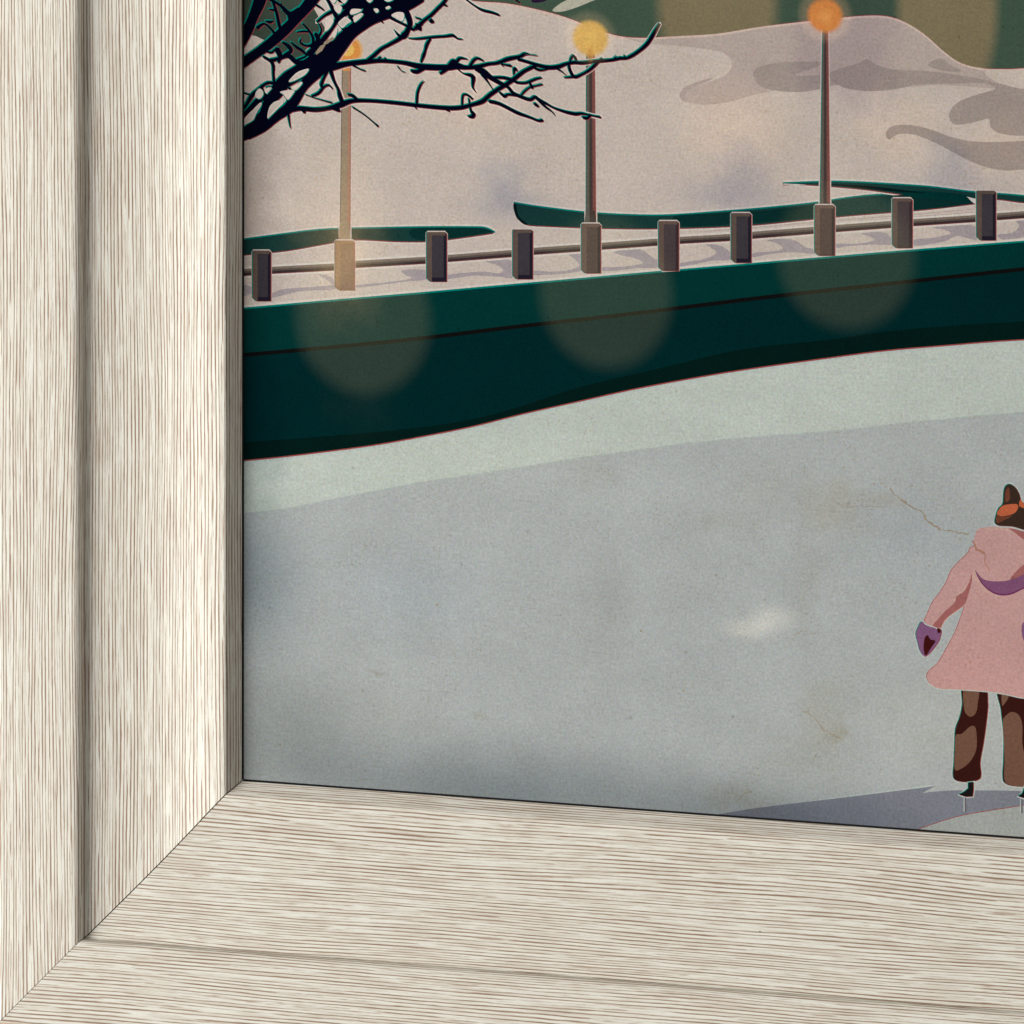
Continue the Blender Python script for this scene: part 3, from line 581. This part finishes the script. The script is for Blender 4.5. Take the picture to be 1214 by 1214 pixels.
pc('skate0', 'skate', [(1148, 928), (1154, 927), (1154, 936), (1153, 944), (1145, 944.5), (1137, 942), (1143, 939), (1148, 935)], smooth=False, **K)
add('skate0', 'ice_halo', ribbon([(1143, 946, 1.2), (1143, 962, 1.2)])); add('skate0', 'blade', ribbon([(1144.5, 946, 2), (1144.5, 962, 2)]))
pc('skate1', 'skate', [(1216, 931), (1223, 931), (1222, 945), (1214, 946), (1207, 944), (1212, 941)], smooth=False, **K)
add('skate1', 'ice_halo', ribbon([(1210, 948, 1.2), (1210, 964, 1.2)])); add('skate1', 'blade', ribbon([(1211.5, 948, 2), (1211.5, 964, 2)]))
pc('glove0', 'glove', [(1093, 737.5), (1089, 743), (1086, 752), (1088.5, 763), (1091, 772), (1096, 778), (1103, 773), (1111, 763), (1114, 757), (1116, 747), (1110, 742), (1102, 741)], **K)
K2 = dict(fringe=True, halo='ice_halo', hw=1.1, fr=.8, tk='coat_fold', rk='coat_edge')
coat = [(1155, 647), (1148, 655), (1138, 665), (1128, 676), (1122, 690), (1114, 703), (1105, 715), (1100, 727), (1096, 737), (1102, 741), (1109, 743), (1114, 746), (1117, 740), (1124, 731), (1134, 724), (1143, 718), (1139, 732), (1132, 750), (1122, 769), (1112, 786), (1101, 796), (1099, 804), (1104, 812), (1115, 816), (1140, 817), (1168, 819), (1190, 822), (1214, 827), (1250, 830), (1290, 826), (1310, 815), (1300, 796), (1285, 770), (1272, 740), (1264, 712), (1262, 690), (1254, 660), (1240, 642), (1200, 638)]
pc('coat', 'coat', coat, **K2)
pc('coat', 'coat_line', [(1150, 688), (1153, 680), (1157, 676), (1161, 684), (1170, 698), (1187, 707), (1170, 703), (1158, 690), (1153, 688)])
pc('coat', 'coat_fold', [(1152, 680), (1149, 690), (1142, 700), (1134, 706), (1132, 714), (1120, 725), (1111, 735), (1106, 742), (1115, 744), (1120, 735), (1132, 725), (1143, 717), (1148, 705), (1152, 690)])
pc('coat', 'coat_line', [(1131, 712), (1133, 705), (1142, 698), (1149, 689), (1143, 701), (1134, 707), (1132, 714)])
pc('scarf', 'scarf_edge', [(1156, 676), (1165, 687), (1178, 691), (1195, 690), (1214, 682), (1240, 672), (1252, 672), (1240, 690), (1214, 698), (1200, 704.5), (1187, 706), (1175, 702), (1163, 691)])
pc('scarf', 'scarf', [(1157, 677), (1165, 686), (1178, 689), (1195, 688), (1214, 681), (1240, 671), (1250, 672), (1238, 688), (1214, 696), (1200, 702.5), (1187, 704), (1175, 700), (1164, 690)])
pc('hood', 'coat', [(1155, 645), (1156, 634), (1160, 627), (1170, 625), (1190, 624), (1206, 626), (1222, 630), (1240, 641), (1248, 655), (1240, 670), (1214, 681), (1195, 688), (1178, 689), (1165, 686), (1158, 676), (1155, 662)], fringe=False)
pc('hood', 'coat_fold', [(1196, 627), (1210, 629), (1226, 636), (1232, 648), (1222, 645), (1210, 637)])
pc('hood', 'coat_fold', [(1198, 687), (1205, 677), (1216, 668), (1232, 662), (1230, 674), (1214, 681)])
pc('hood', 'coat_line', [(1163, 627), (1180, 625), (1196, 627), (1208, 636), (1200, 632), (1186, 628), (1170, 629)])
pc('glove1', 'glove', [(1213, 738), (1211, 748), (1214, 760), (1222, 764), (1230, 756), (1230, 742), (1222, 735)], fringe=True, fr=.7, tk='coat_line', rk='coat_fold')
pc('glove0', 'dark_red', [(1096, 757), (1100, 753), (1103, 758), (1109, 760), (1104, 768), (1098, 777), (1095, 771)])
pc('glove0', 'dark_red', [(1111, 745), (1115, 746), (1115, 750), (1112, 750)])
pc('hat', 'hat_dark', [(1181, 622), (1181, 611), (1184, 603), (1189, 597), (1190, 584), (1192, 577), (1197, 574), (1203, 577), (1208, 585), (1211, 594), (1219, 599), (1228, 606), (1232, 618), (1228, 630), (1214, 628), (1200, 624)], **K)
pc('hat', 'hat_orange', [(1182, 609), (1185, 603), (1190, 599), (1200, 597.5), (1206, 598), (1207, 602), (1203, 608), (1195, 611), (1186, 612)])
pc('hat', 'hat_brown', [(1182, 611), (1190, 612.5), (1200, 611), (1192, 616), (1182, 620)])
pc('hat', 'hat_orange', [(1210, 592), (1214, 597), (1222, 601), (1226, 606), (1218, 604), (1210, 601), (1208, 598)])
pc('hat', 'hat_brown', [(1192, 595), (1192, 584), (1195, 578), (1197, 582), (1197, 592)])
# tan creases in the old paper
STN = [0]
def crease(pts, mat, wd, jit):
    part = 'stain%d' % STN[0]; STN[0] += 1
    for i in range(len(pts)-1):
        (x0, y0), (x1, y1) = pts[i], pts[i+1]; n = max(2, int(math.hypot(x1-x0, y1-y0)/4))
        q = []
        for k in range(n+1):
            t_ = k/n; q.append((x0+(x1-x0)*t_+random.uniform(-jit, jit), y0+(y1-y0)*t_+random.uniform(-jit, jit), wd*random.uniform(.35, 1.25)))
        add(part, mat, ribbon(q, n=2))
crease([(1056, 580), (1063, 588), (1074, 596), (1082, 603), (1092, 606), (1097, 612)], 'stain', 2.4, 1.0)
crease([(1096, 612), (1100, 618), (1106, 623), (1114, 627)], 'stain', 2.6, 1.1)
crease([(1118, 628), (1132, 631), (1150, 633)], 'stain', 1.8, 1.0)
crease([(1154, 641), (1158, 652), (1167, 656), (1168, 666), (1173, 677)], 'stain_coat', 2.6, 1.0)
for px, py in ((1036, 574), (1046, 573), (1050, 577), (1081, 576), (1138, 639), (1012, 545), (1000, 554)): STN[0] += 1; add('stain%d' % (STN[0]-1), 'stain_faint', disc(px, py, random.uniform(1.5, 3), random.uniform(1, 2), 7))
crease([(950, 840), (965, 850), (978, 866), (1000, 877)], 'stain_faint', 1.8, 1.2)
crease([(940, 752), (955, 748), (960, 746)], 'stain_faint', 1.6, .8); crease([(872, 950), (884, 940), (892, 938)], 'stain_faint', 2.2, 1.2)
crease([(962, 905), (968, 893)], 'stain_faint', 2.2, 1.2); crease([(986, 590), (1000, 600), (1050, 602)], 'stain_faint', 1.0, 1.6)
for px, py, r in ((810, 819, 1.5), (518, 717, 1.6), (478, 732, 1.2), (332, 883, 1.4), (760, 748, 1.4), (1102, 671, 1.2)): STN[0] += 1; add('stain%d' % (STN[0]-1), 'stain', disc(px, py, r, r, 7))

# ---- everything above lies in ONE flat plane: cut the drawing into butted pieces, topmost ink wins
LO_U, HI_U, LO_V, HI_V = U_0-6, U_0+OW+6, V_0-6, V_0+OH+6
base = [(LO_U, LO_V), (HI_U, LO_V), (HI_U, HI_V), (LO_U, HI_V)]
ALL = [('paper', 'ice', base)] + POLY
def clip(poly):
    for ax, val, sg in ((0, LO_U, 1), (0, HI_U, -1), (1, LO_V, 1), (1, HI_V, -1)):
        out = []
        for i in range(len(poly)):
            a, c = poly[i-1], poly[i]; ia = (a[ax]-val)*sg >= 0; ic = (c[ax]-val)*sg >= 0
            if ia != ic:
                t_ = (val-a[ax])/(c[ax]-a[ax]); out.append((a[0]+(c[0]-a[0])*t_, a[1]+(c[1]-a[1])*t_))
            if ic: out.append(c)
        poly = out
        if len(poly) < 3: return None
    return poly
vs = []; fs = []; meta = []
for part, mat, pts in ALL:
    pts = clip(pts)
    if not pts: continue
    q = [pts[0]]
    for p in pts[1:]:
        if abs(p[0]-q[-1][0])+abs(p[1]-q[-1][1]) > .02: q.append(p)
    if len(q) > 3 and abs(q[0][0]-q[-1][0])+abs(q[0][1]-q[-1][1]) < .02: q.pop()
    A = sum(q[i-1][0]*q[i][1]-q[i][0]*q[i-1][1] for i in range(len(q)))
    if A < 0: q = q[::-1]
    k = len(vs); vs += [Vector(p) for p in q]; fs.append(list(range(k, k+len(q)))); meta.append((part, mat))
edges = []
for f_ in fs: edges += [(f_[i-1], f_[i]) for i in range(len(f_))]
ov, oe, of, _, _, _ = delaunay_2d_cdt(vs, edges, [], 0, 1e-4, False)
boxes = []
for f_ in fs:
    X = [vs[i].x for i in f_]; Y = [vs[i].y for i in f_]
    boxes.append((min(X), max(X), min(Y), max(Y), [(vs[i].x, vs[i].y) for i in f_]))
def inside(x, y, poly):
    wn = 0; x0, y0 = poly[-1]
    for x1, y1 in poly:
        if (y0 <= y) != (y1 <= y):
            if (x1-x0)*(y-y0)/(y1-y0)+x0 > x: wn += 1 if y1 > y0 else -1
        x0, y0 = x1, y1
    return wn != 0
buckets = {}
for tri in of:
    if len(tri) != 3: continue
    cx_ = sum(ov[a].x for a in tri)/3; cy_ = sum(ov[a].y for a in tri)/3
    for k in range(len(boxes)-1, -1, -1):
        b_ = boxes[k]
        if b_[0] <= cx_ <= b_[1] and b_[2] <= cy_ <= b_[3] and inside(cx_, cy_, b_[4]):
            part, mat = meta[k]; break
    else: continue
    a, b2, c2 = (ov[q] for q in tri)
    if (b2.x-a.x)*(c2.y-a.y)-(b2.y-a.y)*(c2.x-a.x) < 0: tri = [tri[0], tri[2], tri[1]]
    buckets.setdefault(part, []).append((tri, mat))
print('CDT', len(vs), 'verts', len(of), 'tris')

art = bpy.data.objects.new('art_print', None); scene.collection.objects.link(art)
art['label'] = 'vintage winter print of a pink coated skater on ice below lamp posts and fence'
art['category'] = 'art print'
art.location = (0, 0, 0)
def piece(keys, name, parent, label=None):
    """one printed motif as its own flat mesh"""
    tris = []
    for k in keys: tris += buckets.get(k, [])
    if not tris: return None
    mats = sorted({m for _, m in tris}); ix = {}; V = []; F = []; FM = []
    for tri, mt in tris:
        f_ = []
        for a in tri:
            if a not in ix: ix[a] = len(V); V.append((ov[a][0]*S, 0, ov[a][1]*S))
            f_.append(ix[a])
        F.append(f_); FM.append(mats.index(mt))
    o = link_mesh(name, V, F, [INK[k] for k in mats], parent, FM)
    if label: o['label'] = label
    return o
piece(['paper', 'ice'], 'ice', art, 'pale grey skating ice printed across the lower picture')
piece(['forest'], 'forest', art); piece(['conifer'], 'conifer', art)
piece(['snow_hill'], 'snow_hill', art); piece(['hedge'], 'hedge', art)
piece(['bank'], 'bank', art, 'dark green bank with a thin black line')
piece(['fence_rail'], 'fence_rail', art)
for i in range(len(posts)): piece(['fence_post%d' % i], 'fence_post', art)
for i, s_ in enumerate(('lamp post behind the bare branches, with a warm glow', 'lamp post with a yellow glow', 'lamp post with an orange glow')):
    lp = piece(['lamp_post%d' % i], 'lamp_post', art, s_)
    piece(['lamp_glow%d' % i], 'lamp_glow', lp)
piece(['tree_branch'], 'tree_branch', art)
pr = piece(['coat'], 'person', art, 'printed skater seen from behind in a pink coat, purple gloves and orange hat')
piece(['hood'], 'hood', pr); piece(['scarf'], 'scarf', pr); piece(['hat'], 'hat', pr)
for i in (0, 1):
    piece(['glove%d' % i], 'glove', pr); piece(['leg%d' % i], 'trouser_leg', pr); piece(['skate%d' % i], 'skate', pr)
for i in range(STN[0]): piece(['stain%d' % i], 'stain', art)

scene.render.engine = 'CYCLES'
